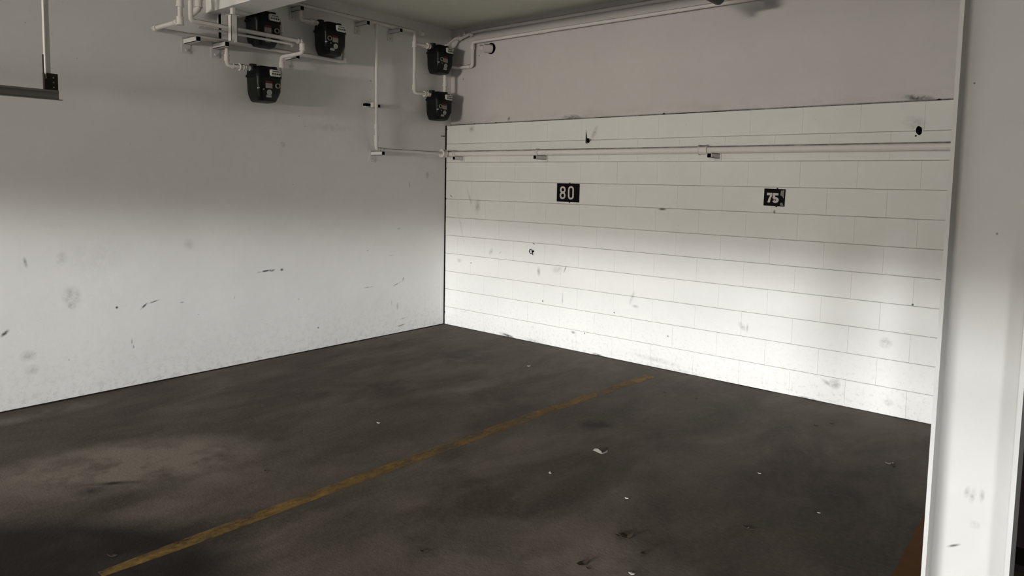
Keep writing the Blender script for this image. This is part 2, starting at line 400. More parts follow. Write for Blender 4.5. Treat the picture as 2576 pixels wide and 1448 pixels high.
# ---- yellow lines
def line_obj(name, pts, widths, mat, z, label):
    bm = bmesh.new(); prev = None
    for (x, y), wd in zip(pts, widths):
        c = [bm.verts.new((x-wd/2, y, z)), bm.verts.new((x+wd/2, y, z)), bm.verts.new((x+wd/2, y, z-.0015)), bm.verts.new((x-wd/2, y, z-.0015))]
        if prev:
            for k in range(4): bm.faces.new((prev[k], prev[(k+1) % 4], c[(k+1) % 4], c[k]))
        else: bm.faces.new(c)
        prev = c
    bm.faces.new(prev[::-1])
    return tag(mesh(bm, name, mat), label, 'road marking')
PL = [(2.795, -.28), (2.76, -.7), (2.72, -1.2), (2.69, -1.8), (2.665, -2.4), (2.64, -3.0), (2.625, -3.6), (2.61, -4.2), (2.60, -4.5)]
line_obj('parking_line', PL, [.11, .105, .10, .10, .095, .09, .085, .08, .05], M_yellow, .002, 'worn yellow parking bay line running across the middle of the floor')
line_obj('parking_line', [(5.16, -1.45), (5.17, -2.0), (5.18, -2.8), (5.19, -4.0)], [.22, .23, .24, .25], M_orange, .002, 'orange painted floor line at the foot of the white steel column')

# ---- overhead beam
bm = bmesh.new(); box(bm, (0, -2.724, 2.94), (X1, -2.47, ZC), .004)
beam = tag(mesh(bm, 'ceiling_beam', M_beam), kind='structure')
beam.name = 'trim_5'

# ---- H section steel column
bm = bmesh.new()
XL, XR, YF, D = 5.2215, 5.4755, -2.72, .254
tf, tw, rf = .0135, .0105, .016
yc = YF+D/2
prof = [(XL, YF), (XL+tf, YF)]
def arc(cx, cy, a0, a1, k=5): return [(cx+rf*math.cos(R(a0+(a1-a0)*i/k)), cy+rf*math.sin(R(a0+(a1-a0)*i/k))) for i in range(k+1)]
yw0, yw1 = yc-tw/2, yc+tw/2
prof += arc(XL+tf+rf, yw0-rf, 180, 90)
prof += arc(XR-tf-rf, yw0-rf, 90, 0)
prof += [(XR-tf, YF), (XR, YF), (XR, YF+D), (XR-tf, YF+D)]
prof += arc(XR-tf-rf, yw1+rf, 0, -90)
prof += arc(XL+tf+rf, yw1+rf, 270, 180)
prof += [(XL+tf, YF+D), (XL, YF+D)]
va = [bm.verts.new((x, y, .018)) for x, y in prof]; vb = [bm.verts.new((x, y, 2.94)) for x, y in prof]
bm.faces.new(va[::-1]); bm.faces.new(vb)
for k in range(len(prof)): bm.faces.new((va[k], va[(k+1) % len(prof)], vb[(k+1) % len(prof)], vb[k]))
colm = thing('steel_column', ((XL+XR)/2, yc, 0), 'white painted H-section steel column standing at the right edge under the beam', 'column')
def adopt(o, p): o.parent = p; o.matrix_parent_inverse = Matrix.Translation(-p.location) if p.type == 'EMPTY' else Matrix.Identity(4); return o
adopt(mesh(bm, 'shaft', M_col), colm)
bm = bmesh.new(); box(bm, (XL-.04, YF-.04, 0), (XR+.04, YF+D+.04, .018), .002); adopt(mesh(bm, 'base_plate', M_col), colm)
bm = bmesh.new()
for sx in (XL-.018, XR+.018):
    for sy in (YF-.018, YF+D+.018): cyl(bm, (sx, sy, .018), (sx, sy, .045), .010, 6)
adopt(mesh(bm, 'anchor_bolts', M_rust), colm)

# ---- dark board behind the column
pt = thing('partition_panel', (5.6, -1.6, 0), 'near-black board standing behind the right side of the white steel column', 'panel')
bm = bmesh.new(); box(bm, (5.33, -1.72, .03), (6.3, -1.68, 1.62), .003); adopt(mesh(bm, 'board', M_maroon), pt)
bm = bmesh.new(); box(bm, (5.35, -1.68, 0), (5.40, -1.60, 1.6), .002); box(bm, (6.2, -1.68, 0), (6.25, -1.60, 1.6), .002)
adopt(mesh(bm, 'upright', M_maroon), pt)
bm = bmesh.new(); box(bm, (5.33, -1.9, 0), (6.3, -1.5, .03), .003); adopt(mesh(bm, 'foot', M_maroon), pt)

# ------------------------------------------------------------------ gas meters
def loft(bm, secs, seg=10):
    """secs: (z, half width y, x back, x front, corner radius)"""
    rings = []
    for z, hw, xb, xf, cr in secs:
        pts = []
        for cx, cy, a0 in ((xf-cr, hw-cr, 0), (xb+.01, hw-.01, 90), (xb+.01, -hw+.01, 180), (xf-cr, -hw+cr, 270)):
            rr = cr if a0 in (0, 270) else .01
            for k in range(seg//2+1):
                a = R(a0+90*k/(seg//2)); pts.append((cx+rr*math.cos(a), cy+rr*math.sin(a), z))
        rings.append([bm.verts.new(p) for p in pts])
    for a, b in zip(rings, rings[1:]):
        for k in range(len(a)): bm.faces.new((a[k], a[(k+1) % len(a)], b[(k+1) % len(a)], b[k]))
    bm.faces.new(rings[0][::-1]); bm.faces.new(rings[-1])
def label_box(bm, x, y, z, w_, h_, th=.0015, bev=0): box(bm, (x, y-w_/2, z-h_/2), (x+th, y+w_/2, z+h_/2), bev)
def make_meter(loc, label, ring_y, low_label_dy):
    g = thing('gas_meter', loc, label, 'gas meter', 'gas meters on the left wall')
    F = .178
    bm = bmesh.new()
    loft(bm, [(-.150, .070, .01, .125, .03), (-.142, .083, .005, .150, .035), (-.100, .101, .0, .170, .045), (-.060, .110, .0, F, .035), (.030, .114, .0, F, .035), (.052, .116, .0, F, .035)])
    mesh(bm, 'case', M_meter, g, True, 40)
    bm = bmesh.new()
    loft(bm, [(.052, .124, -.004, F+.008, .05), (.070, .124, -.004, F+.008, .05)])
    loft(bm, [(.070, .117, .0, F-.002, .045), (.108, .112, .0, F-.006, .045), (.128, .100, .01, F-.014, .04), (.136, .060, .02, .13, .03), (.150, .055, .03, .12, .03)])
    mesh(bm, 'upper_case', M_meterrib, g, True, 40)
    bm = bmesh.new()
    for yy in (-.095, -.05, 0, .05, .095): cyl(bm, (F-.006 if abs(yy) < .06 else F-.03, yy, .048), (F-.006 if abs(yy) < .06 else F-.03, yy, .076), .006, 6)
    for yy in (-.118, .118):
        for xx in (.03, .09): cyl(bm, (xx, yy, .048), (xx, yy, .076), .006, 6)
    mesh(bm, 'flange_bolts', M_meterrib, g)['kind'] = 'stuff'
    # raised rib and two bright screws on the left of the case
    bm = bmesh.new(); box(bm, (F-.022, -.100, -.11), (F+.004, -.088, .045), .004); mesh(bm, 'case_rib', M_meter, g)
    for yy, zz in ((-.104, -.045), (-.062, -.052)):
        bm = bmesh.new(); cyl(bm, (F-.02, yy, zz), (F+.005, yy, zz), .0055, 8); mesh(bm, 'screw', M_labgrey, g)
    for yy in (-.094, .094):
        bm = bmesh.new(); cyl(bm, (.07, yy, .10), (.07, yy, .150), .026, 18); cyl(bm, (.07, yy, .142), (.07, yy, .158), .031, 8)
        mesh(bm, 'port_collar', M_meter, g, True, 35)
    bm = bmesh.new(); box(bm, (F-.012, -.002, .062), (F+.020, .088, .118), .006)
    ix = mesh(bm, 'index_cover', M_index, g)
    bm = bmesh.new()
    for k in range(4):
        yy = .013+.0205*k; cyl(bm, (F+.0195, yy, .082), (F+.0215, yy, .082), .0072, 12)
    box(bm, (F+.0195, .012, .100), (F+.0205, .074, .106))
    mesh(bm, 'dials', M_dial, ix)['kind'] = 'stuff'
    bm = bmesh.new(); label_box(bm, F, -.012, .012, .062, .018); mesh(bm, 'label', M_labred, g)['label'] = 'dark red header label'
    bm = bmesh.new(); label_box(bm, F, -.012, -.018, .062, .040)
    lb = mesh(bm, 'label', M_lab, g); lb['label'] = 'beige data plate'
    bm = bmesh.new(); label_box(bm, F+.0015, -.012, -.004, .058, .0025, .0004)
    for k in range(2): label_box(bm, F+.0015, -.012, -.013-.009*k, .046, .0012, .0004)
    mesh(bm, 'print', M_print, lb)['kind'] = 'stuff'
    bm = bmesh.new(); cyl(bm, (F-.004, -.008, -.072), (F+.002, -.008, -.072), .0225, 24)
    rl = mesh(bm, 'label', M_labgrey, g); rl['label'] = 'round white sticker'
    bm = bmesh.new()
    for dz, ww in ((.010, .02), (.0, .016), (-.010, .02)): label_box(bm, F+.002, -.008, -.072+dz, ww, .003, .0004)
    mesh(bm, 'print', M_print, rl)['kind'] = 'stuff'
    bm = bmesh.new(); y2 = -.010+low_label_dy; label_box(bm, F-.012, y2, -.103, .042, .021, .010)
    rr = mesh(bm, 'label', M_labgrey, g); rr['label'] = 'small white bar label'
    bm = bmesh.new(); label_box(bm, F-.002, y2, -.099, .034, .004, .0005); mesh(bm, 'print', M_print, rr)
    bm = bmesh.new()
    r1, r2, x0, x1 = .0155, .0205, F-.010, F+.012
    seg = 24; rg = []
    for k in range(seg):
        a = 2*PI*k/seg; c_, s_ = math.cos(a), math.sin(a)
        rg.append([bm.verts.new((x, ring_y+rad*c_, -.012+rad*s_)) for x, rad in ((x0, r1), (x1, r1), (x1, r2), (x0, r2))])
    for a, b in zip(rg, rg[1:]+rg[:1]):
        for k in range(4): bm.faces.new((a[k], a[(k+1) % 4], b[(k+1) % 4], b[k]))
    mesh(bm, 'brass_ring', M_brass, g, True, 40)['label'] = 'pale brass ring'
    bm = bmesh.new(); cyl(bm, (F-.004, ring_y, -.012), (F+.007, ring_y, -.012), .0155, 20); mesh(bm, 'ring_plug', M_meterrib, g)
    # wall hanger
    bm = bmesh.new(); box(bm, (-.062, -.03, .05), (.01, .03, .10), .003); mesh(bm, 'wall_bracket', M_strut, g)
    return g
MX = .062
make_meter((MX, -2.300, 2.410), 'black gas meter hanging lowest on the left, below the channel brackets', .066, 0)
make_meter((MX, -2.305, 2.865), 'black gas meter half hidden under the overhead beam, behind a pipe', .066, 0)
make_meter((MX, -1.635, 2.893), 'black gas meter high on the wall between the beam and the corner', -.078, -.03)
make_meter((MX, -.245, 2.908), 'upper of two black gas meters in the corner of the walls', -.072, 0)
make_meter((MX, -.252, 2.418), 'lower of two black gas meters in the corner, just above the block wall', -.078, -.025)

# ------------------------------------------------------------------ pipes
PX = .10      # distance of the gas pipes from the left wall
def pipe(name, pts, r, label, cat='pipe', cols=(), group=None, bend=.035, parts=None, mat=None):
    p0 = Vector(pts[0]); g = thing(name, p0, label, cat, group)
    bm = bmesh.new(); tube(bm, pts, r, bend); adopt(mesh(bm, 'tube', mat or M_pipe, None, True, 50), g)
    for c in cols:
        bm = bmesh.new(); collar(bm, c[0], c[1], c[2] if len(c) > 2 else r*1.35, c[3] if len(c) > 3 else .05)
        adopt(mesh(bm, 'coupling', mat or M_pipe, None, True, 40), g)
    return g
def elbows(pts, r, axis_pts): return []
zA = LW(385, 72, PX).z
yA = at(385, 72, 0, PX).y
riserA = (.545, yA, ZC-.003)
zL = LW(620, 113, PX).z
yEnd = LW(866, 157, PX).y
ym3 = yEnd
pipe('gas_pipe', [riserA, (.545, yA, zL), (PX, yA, zL), (PX, yEnd, zL), (PX, yEnd, 3.02), (PX, -1.525, 3.02)], .0165,
     'long white gas pipe from the left riser along the wall to the third meter', bend=.03,
     cols=[((.545, yA, 2.86), (0, 0, 1), .026, .07), ((.545, yA, zL), (0, 0, 1), .024, .05), ((PX, yEnd, zL+.02), (0, 0, 1), .022, .05), ((.50, yA, zL), (1, 0, 0), .022, .04), ((.15, yA, zL), (1, 0, 0), .021, .04)])
# pipe above it, in front of the rear post and behind the front post
XB = .272
pB0 = LW(480, 51, XB); pB1 = LW(760, 105, XB); zB = (pB0.z+pB1.z)/2
pBl = LW(760, 133, XB); pC = LW(712, 144, .13); m1r = Vector((MX+.07, -2.125, 2.50))
pipe('gas_pipe', [(XB, pB0.y, ZC), (XB, pB0.y, zB), (XB, pB1.y, zB), (XB, pBl.y, pBl.z), (.132, m1r.y, pC.z), (.132, m1r.y, 2.49), (.132, -2.19, 2.49)], .0175,
     'white gas pipe passing behind the hanging post and looping down to the lowest meter', bend=.025,
     cols=[((XB, pB0.y, 2.99), (0, 0, 1), .025, .06), ((XB, pB1.y, (zB+pBl.z)/2), (0, 0, 1), .023, .05), ((.132, m1r.y, 2.60), (0, 0, 1), .023, .05), ((XB, pB1.y-.03, zB), (0, 1, 0), .023, .03)])
# third riser in front of the beam face
pipe('conduit', [(.16, -2.86, ZC), (.16, -2.86, 2.93), (.05, -2.86, 2.90)], .024, 'thick pinkish white riser beside the beam face, right of two thinner pipes', bend=.02,
     cols=[((.16, -2.86, 2.965), (0, 0, 1), .029, .05)])
# thin channel rail under pipe B
rz = LW(530, 73, XB).z-.004
pipe('gas_pipe', [(XB+.01, LW(497, 64, XB).y, rz), (XB+.01, -2.12, rz), (XB-.02, -2.10, rz-.01)], .010, 'thin white pipe running just under the thicker pipe beside the posts', bend=.01)
# second meter outlet
m2r = Vector((MX+.07, -2.130, 3.02))
pipe('gas_pipe', [(.132, -2.195, 2.975), (.132, m2r.y, 2.975), (.132, m2r.y, LW(704, 114, .13).z), (.24, LW(742, 109, .24).y, LW(742, 109, .24).z)], .013, 'white pipe rising past the right side of the half hidden meter', bend=.02,
     cols=[((.132, m2r.y, 2.90), (0, 0, 1), .021, .05), ((.132, m2r.y, 2.80), (0, 0, 1), .019, .04)])
# inlet of meter 1
i0 = LW(570, 112, PX); i1 = LW(571, 164, PX)
def inlet(name, top, ypos, zlow, yend, label, r=.015):
    pipe(name, [(PX, ypos, top), (PX, ypos, zlow), (PX+.03, yend, zlow)], r, label, bend=.03,
         cols=[((PX, ypos, zlow+.06), (0, 0, 1), r*1.3, .04), ((PX, (ypos*.65+yend*.35), zlow), (0, 1, 0), r*1.35, .035), ((PX+.01, (ypos*.4+yend*.6), zlow), (0, 1, 0), r*1.75, .03), ((PX+.02, (ypos*.15+yend*.85), zlow), (0, 1, 0), r*1.4, .035)])
inlet('gas_pipe', zL, i0.y, i1.z, -2.405, 'short white pipe dropping from the bracket to the lowest gas meter')
# upper main
zU = LW(900, 46, PX).z; yU0 = -2.46; yD = LW(1043, 85, PX).y; zD = LW(1043, 233, PX).z
pipe('gas_pipe', [(PX, yU0, zU), (PX, yD, zU), (PX, yD, zD), (PX+.03, -.355, zD)], .0165, 'long white gas pipe close under the ceiling dropping to the lowest corner meter', bend=.03,
     cols=[((PX, yD, LW(1043, 112, PX).z), (0, 0, 1), .024, .05), ((PX, yD, zD+.05), (0, 0, 1), .022, .04), ((PX+.01, -.42, zD), (0, 1, 0), .026, .03), ((PX+.02, -.385, zD), (0, 1, 0), .021, .03), ((PX, -.47, zU), (0, 1, 0), .022, .04)])
z4 = LW(1058, 113, PX).z
pipe('gas_pipe', [(PX, yD, z4), (PX+.03, -.34, z4)], .0145, 'short white branch pipe into the upper corner meter', cols=[((PX, -.43, z4), (0, 1, 0), .019, .03), ((PX+.015, -.39, z4), (0, 1, 0), .026, .03), ((PX+.02, -.355, z4), (0, 1, 0), .02, .03)])
y3 = LW(755, 30, PX).y; z3 = LW(770, 53, PX).z
inlet('gas_pipe', zU, y3, z3, -1.735, 'short white pipe dropping from the ceiling pipe into the third meter')
# riser D and E
yR = LW(947, 200, PX).y; zE = LW(1020, 380, PX).z
pipe('gas_pipe', [(PX, yR, zU), (PX, yR, zE), (PX, -.10, zE)], .0150, 'tall thin white pipe dropping down the left wall then turning to the corner', bend=.03,
     cols=[((PX, yR, LW(946, 318, PX).z), (0, 0, 1), .020, .03), ((PX, yR, LW(945, 348, PX).z), (0, 0, 1), .022, .05), ((PX, yR, LW(945, 360, PX).z), (0, 0, 1), .019, .04), ((PX, yR, zU-.03), (0, 0, 1), .021, .04), ((PX, yR+.05, zE), (0, 1, 0), .020, .04)])
# big pipe along block wall
PO = .045
zbg = [RW(1122, 386, PO).z, RW(2385, 369, PO).z]; zb = sum(zbg)/2
big = pipe('wall_pipe', [(PX-.02, -.16, zE), (PX, -PO, zb), (6.4, -PO, zb)], .031, 'thick white pipe running level along the block wall to the column', bend=.04,
     cols=[((RW(1353, 381, PO).x, -PO, zb), (1, 0, 0), .0335, .02), ((RW(1770, 377, PO).x, -PO, zb), (1, 0, 0), .038, .07), ((PX-.01, -.13, zE), (0, 1, 0), .040, .05), ((RW(1145, 386, PO).x, -PO, zb), (1, 0, 0), .034, .03)])
# pipes on the upper back wall
UO = .02
def RUP(x, y, off=.05): return at(x, y, 1, .07-off)
a = RUP(1136, 101); b1 = RUP(1162, 96); c1 = RUP(1189, 82); 
zr1 = at(1400, 45, 1, UO).z
pipe('gas_pipe', [(.132, -.15, z4+.02+.02), (.15, -.03, a.z), (b1.x, UO, b1.z), (c1.x, UO, zr1), (6.4, UO, zr1)], .0165, 'upper of two white pipes along the wall just under the ceiling', bend=.04,
     cols=[((b1.x-.03, UO-.01, b1.z), (1, 0, .05), .024, .03), ((b1.x+.05, UO, b1.z+.035), (1, 0, .7), .024, .03), ((c1.x-.02, UO, zr1-.02), (1, 0, .8), .023, .03), ((at(1290, 62, 1, UO).x, UO, zr1), (1, 0, 0), .019, .02)])
zr2 = at(1500, 58, 1, UO).z; xk = at(1189, 140, 1, UO).x; zk = at(1165, 169, 1, UO).z
pipe('gas_pipe', [(.132, -.158, 2.56), (.132, -.158, zk), (.15, UO, zk), (xk, UO, zk), (xk, UO, zr2), (6.4, UO, zr2)], .0165, 'lower white pipe under the ceiling, stepping down to the corner meters', bend=.03,
     cols=[((.132, -.158, LW(1133, 216, .132).z), (0, 0, 1), .024, .022), ((xk, UO, zr2-.05), (0, 0, 1), .022, .04), ((xk-.05, UO, zk), (1, 0, 0), .021, .04), ((at(1362, 78, 1, UO).x, UO, zr2), (1, 0, 0), .020, .02)])
# conduit stub into the wall
cs = at(1222, 121, 1, .02); g = thing('pipe_stub', (cs.x, .07, cs.z), 'short wide white pipe stub poking out of a black-rimmed wall hole near the ceiling', 'pipe')
bm = bmesh.new(); cyl(bm, (cs.x+.035, .071, cs.z), (cs.x+.035, .064, cs.z), .058, 28); adopt(mesh(bm, 'wall_hole', M_black, None, True, 30), g)
bm = bmesh.new(); cyl(bm, (cs.x+.03, .07, cs.z), (cs.x-.005, -.02, cs.z-.004), .046, 24); adopt(mesh(bm, 'sleeve', M_pipe, None, True, 30), g)
bm = bmesh.new(); cyl(bm, (cs.x-.005, -.02, cs.z-.004), (cs.x-.03, -.05, cs.z-.004), .030, 20, .026); adopt(mesh(bm, 'reducer', M_pipe, None, True, 30), g)

# ------------------------------------------------------------------ channel brackets and posts
def channel(bm, L, s=.041, t=.004):
    """C channel along +x, open side towards +z"""
    box(bm, (0, -s/2, -s), (L, s/2, -s+t)); box(bm, (0, -s/2, -s), (L, -s/2+t, 0)); box(bm, (0, s/2-t, -s), (L, s/2, 0))
    box(bm, (0, -s/2, -t), (L, -s/2+.010, 0)); box(bm, (0, s/2-.010, -t), (L, s/2, 0))
def bracket(y, z, L, label, up_gusset=True, base_x=0.0):
    g = thing('channel_bracket', (base_x, y, z), label, 'bracket', 'channel brackets on the left wall')
    bm = bmesh.new(); channel(bm, L); mesh(bm, 'arm', M_strut, g)
    bm = bmesh.new(); box(bm, (0, -.035, -.11), (.006, .035, .012), .001); mesh(bm, 'wall_plate', M_strut, g)
    bm = bmesh.new(); cyl(bm, (.006, 0, -.085), (.018, 0, -.085), .011, 6); mesh(bm, 'bolt', M_strut, g)
    bm = bmesh.new(); box(bm, (L-.002, -.0165, -.037), (L+.0006, .0165, -.004)); mesh(bm, 'dark_opening', M_black, g)  # black block paints the shade inside the arm's open end
    return g
bz = zL-.017
bracket(LW(482, 97, .1).y, bz, .21, 'white channel bracket leftmost under the long gas pipe')
bracket(LW(556, 116, .1).y, bz, .20, 'white channel bracket carrying the two hanging posts')
bracket(LW(738, 144, .1).y, bz, .17, 'white channel bracket under the pipe, right of the lowest meter')
bracket(LW(752, 18, .1).y, zU-.017, .15, 'white channel bracket under the ceiling pipe where the short drop starts')
bracket(LW(915, 62, .1).y, zU-.017, .17, 'white channel bracket under the ceiling pipe left of the tall thin pipe')
bracket(LW(998, 81, .1).y, zU-.017, .17, 'white channel bracket under the ceiling pipe, nearest the corner')
bracket(LW(955, 381, .1).y-.01, zE-.016, .17, 'white channel bracket at the bottom elbow of the tall thin pipe')
# clamp on tall riser
g = thing('pipe_clamp', (0, yR, LW(950, 266, .05).z), 'dark-ended channel clamp holding the tall thin pipe half way down', 'bracket')
bm = bmesh.new(); box(bm, (.0, -.09, -.02), (.045, .10, -.014)); box(bm, (.0, -.09, .014), (.045, .10, .02)); box(bm, (0, -.09, -.02), (.004, .10, .02)); mesh(bm, 'channel', M_strut, g)
bm = bmesh.new(); box(bm, (.004, -.088, -.013), (.040, .098, .013)); mesh(bm, 'dark_inside', M_black, g)  # shade inside the clamp channel, put in as black fill
bm = bmesh.new(); box(bm, (.045, -.03, -.024), (.09, .03, .024), .004); mesh(bm, 'strap', M_strut, g)
# posts under the beam
def post(x, y, z0, z1, label, s=.052, solid=False):
    g = thing('hanging_post', (x, y, z1), label, 'post', 'channel posts under the beam')
    bm = bmesh.new(); h = z0-z1
    box(bm, (-s/2, -s/2, h), (s/2, -s/2+.004, 0)) if solid else None
    box(bm, (-s/2, -s/2, h), (-s/2+.004, s/2, 0)); box(bm, (s/2-.004, -s/2, h), (s/2, s/2, 0)); box(bm, (-s/2, s/2-.004, h), (s/2, s/2, 0))
    mesh(bm, 'channel', M_beam, g)
    if not solid:
        bm = bmesh.new(); box(bm, (-s/2+.006, -s/2+.004, h), (s/2-.006, -s/2+.012, -.006)); mesh(bm, 'dark_slot', M_black, g)  # shaded hollow of the post, painted as a black strip
    bm = bmesh.new(); box(bm, (-s/2-.012, -s/2-.012, -.004), (s/2+.012, s/2+.012, 0)); mesh(bm, 'top_plate', M_strut, g)
    return g
yp = LW(556, 116, .1).y
pt_ = at(585, 38, 0, .345); pb_ = at(585, 104, 0, .345)
g = post(.345, max(pt_.y, -2.69), pb_.z, pt_.z, 'nearer white square post hanging from the beam in front of the pipe', solid=True)
bm = bmesh.new(); box(bm, (-.02, -.01, 0), (.02, .012, 2.94-pt_.z), .001); mesh(bm, 'hanger_tab', M_beam, g)
post(.075, yp+.035, bz, 2.94, 'farther slotted white post behind the pipe, next to the wall', .062)
# brackets on block wall under the big pipe
for x, lab, LL in ((1163, 'grey channel bracket under the thick pipe, at the corner', .13), (1372, 'grey channel bracket under the thick pipe, right of the corner bracket', .17), (1806, 'grey channel bracket under the thick pipe, farthest right, near the sign with 75', .17)):
    p = RW(x, 397, 0); g = thing('channel_bracket', (p.x, 0, zb-.031), lab, 'bracket', 'brackets under the thick pipe')
    bm = bmesh.new(); channel(bm, LL, .040); bm.transform(Matrix.Rotation(-PI/2, 4, 'Z')); mesh(bm, 'arm', M_strut, g)
    bm = bmesh.new(); box(bm, (-.016, -LL-.0006, -.036), (.016, -LL+.004, -.004)); mesh(bm, 'dark_opening', M_black, g)  # open end of the arm, its inner shade painted black
    bm = bmesh.new(); box(bm, (-.032, -.006, -.055), (.032, 0, .004), .001); mesh(bm, 'wall_plate', M_strut, g)

# ------------------------------------------------------------------ hanging track at left
XT = 1.2
g = thing('garage_door_track', (XT, -4.16, 2.04), 'dark steel track hanging from the ceiling at the upper left edge', 'track')
bm = bmesh.new(); z0, z1 = 2.030, 2.082
box(bm, (XT, -9, z0), (XT+.003, -4.16, z1)); box(bm, (XT, -9, z1-.003), (XT+.022, -4.165, z1)); box(bm, (XT, -9, z0), (XT+.030, -4.15, z0+.003)); box(bm, (XT+.019, -9, z1-.010), (XT+.022, -4.165, z1))
adopt(mesh(bm, 'rail', M_galv), g)
bm = bmesh.new(); box(bm, (XT+.003, -4.235, z1-.002), (XT+.007, -4.163, 2.172), .001); box(bm, (XT+.003, -4.235, z1), (XT+.03, -4.231, 2.165), .001)
br = adopt(mesh(bm, 'splice_bracket', M_rust), g)
bm = bmesh.new()
for k in range(3): cyl(bm, (XT+.006, -4.185, 2.098+.026*k), (XT+.0085, -4.185, 2.098+.026*k), .004, 10)
hm = mesh(bm, 'bolt_holes', M_labgrey, br); hm['kind'] = 'stuff'; hm.matrix_parent_inverse = Matrix.Translation((0, 0, 0))
for yy, st in ((-4.21, 1), (-7.0, 1)):
    bm = bmesh.new(); box(bm, (XT-.002, yy-.015, 2.14), (XT+.001, yy+.015, ZC)); box(bm, (XT-.002, yy-.017, 2.14), (XT+.026, yy-.014, ZC))
    adopt(mesh(bm, 'hanger_strap', M_beam), g)
bm = bmesh.new(); box(bm, (XT+.001, -4.233, 2.14), (XT+.004, -4.222, 2.27)); adopt(mesh(bm, 'strap_edge', M_rust), g)

# ------------------------------------------------------------------ dark fixture under the ceiling
e = at(1818, 4, 2, 2.93)
g = thing('tube_heater', (e.x, e.y, ZC), 'dark olive tube end with a black bracket, cut by the top edge', 'fixture')
bm = bmesh.new(); cyl(bm, (e.x-.03, e.y, 2.955), (e.x-.03, e.y-1.1, 2.955), .045, 28); adopt(mesh(bm, 'tube', M_fixture, None, True, 40), g)
bm = bmesh.new(); ball(bm, (e.x-.03, e.y, 2.955), .045, 3, (1, .25, 1)); adopt(mesh(bm, 'end_cap', M_fixture, None, True), g)
bm = bmesh.new(); box(bm, (e.x+.03, e.y-.25, 2.95), (e.x+.20, e.y-.02, 3.02), .006); adopt(mesh(bm, 'bracket', M_black), g)
for yy in (-.3, -.9):
    bm = bmesh.new(); cyl(bm, (e.x-.03, e.y+yy, 2.99), (e.x-.03, e.y+yy, ZC), .006, 8)
    adopt(mesh(bm, 'hanger_rod', M_galv), g)

# ------------------------------------------------------------------ signs
def stroke(bm, pts, wd, th, closed=False, y=0.0):
    """flat thick polyline in the x-z plane standing proud by th"""
    P = [Vector((p[0], p[1])) for p in pts]; nP = len(P); L = []; Rr = []
    for i, p in enumerate(P):
        a = P[i-1] if (i > 0 or closed) else None; b = P[(i+1) % nP] if (i < nP-1 or closed) else None
        d1 = (p-a).normalized() if a is not None else None; d2 = (b-p).normalized() if b is not None else None
        if d1 is None: d1 = d2
        if d2 is None: d2 = d1
        n1 = Vector((-d1.y, d1.x)); n2 = Vector((-d2.y, d2.x)); nn = (n1+n2); nn = nn/max(nn.length, 1e-6)
        k = 1/max(.5, nn.dot(n1)); L.append(p+nn*wd/2*k); Rr.append(p-nn*wd/2*k)
    vs_ = [[bm.verts.new((q.x, yy, q.y)) for q, yy in ((l, y-th), (r, y-th), (r, y), (l, y))] for l, r in zip(L, Rr)]
    pairs = list(zip(vs_, vs_[1:])) + ([(vs_[-1], vs_[0])] if closed else [])
    for a, b in pairs:
        for k in range(4): bm.faces.new((a[k], a[(k+1) % 4], b[(k+1) % 4], b[k]))
    if not closed: bm.faces.new(vs_[0]); bm.faces.new(vs_[-1][::-1])
def rrect(cx, cz, w_, h_, r, k=5):
    out = []
    for sx, sz, a0 in ((1, 1, 0), (-1, 1, 90), (-1, -1, 180), (1, -1, 270)):
        for i in range(k+1):
            a = R(a0+90*i/k); out.append((cx+sx*(w_/2-r)+r*math.cos(a), cz+sz*(h_/2-r)+r*math.sin(a)))
    return out
def arcp(cx, cz, rx, rz_, a0, a1, k=10): return [(cx+rx*math.cos(R(a0+(a1-a0)*i/k)), cz+rz_*math.sin(R(a0+(a1-a0)*i/k))) for i in range(k+1)]
c0, c1_, c2, c3 = RW(1403, 460.5), RW(1458.5, 462), RW(1457.5, 509), RW(1401, 506.5)
def sign(corners, label):
    cx = sum(c.x for c in corners)/4; cz = sum(c.z for c in corners)/4
    g = thing('number_sign', (cx, -.002, cz), label, 'sign', 'bay number signs')
    W_ = (corners[1].x+corners[2].x-corners[0].x-corners[3].x)/2; H_ = (corners[0].z+corners[1].z-corners[2].z-corners[3].z)/2
    bm = bmesh.new(); box(bm, (-W_/2, -.006, -H_/2), (W_/2, 0, H_/2), .0015); mesh(bm, 'plate', M_sign, g)
    for zz in (H_/2+.003, -H_/2-.003):
        bm = bmesh.new(); cyl(bm, (0.02, -.008, zz), (0.02, -.001, zz), .006, 8); mesh(bm, 'screw', M_rust, g)
    return g, W_, H_
g, W_, H_ = sign([c0, c1_, c2, c3], 'black plate with thin white digits 80 on the block wall')
S = lambda u, v: ((u-.5)*W_, (.5-v)*H_)
sw = .0170
bm = bmesh.new()
x8, x0_ = (.14+.405)/2, (.505+.775)/2
def cen(u): return (u-.5)*W_
hh = .68*H_; w8 = .26*W_-sw
stroke(bm, rrect(cen(x8), .5*H_-.16*H_-hh*.27, w8*.94, hh*.53-sw, .020), sw, .0015, True)
stroke(bm, rrect(cen(x8)-.001, .5*H_-.16*H_-hh*.735, w8, hh*.53-sw*.8, .022), sw, .0016, True)
mesh(bm, 'digit_8', M_digit, g).location = (0, -.006, 0)
bm = bmesh.new(); stroke(bm, rrect(cen(x0_), .5*H_-.16*H_-hh*.5, w8, hh-sw*.6, .024), sw, .0015, True)
mesh(bm, 'digit_0', M_digit, g).location = (0, -.006, 0)
g, W_, H_ = sign([RW(1923, 473.5), RW(1976, 476), RW(1974.5, 520), RW(1922, 516)], 'black plate with bold white digits 75 and a peeled right edge')
g.rotation_euler = (0, R(1.0), 0)
P = lambda u, v: ((u-.5)*W_, (.5-v)*H_)
bm = bmesh.new()
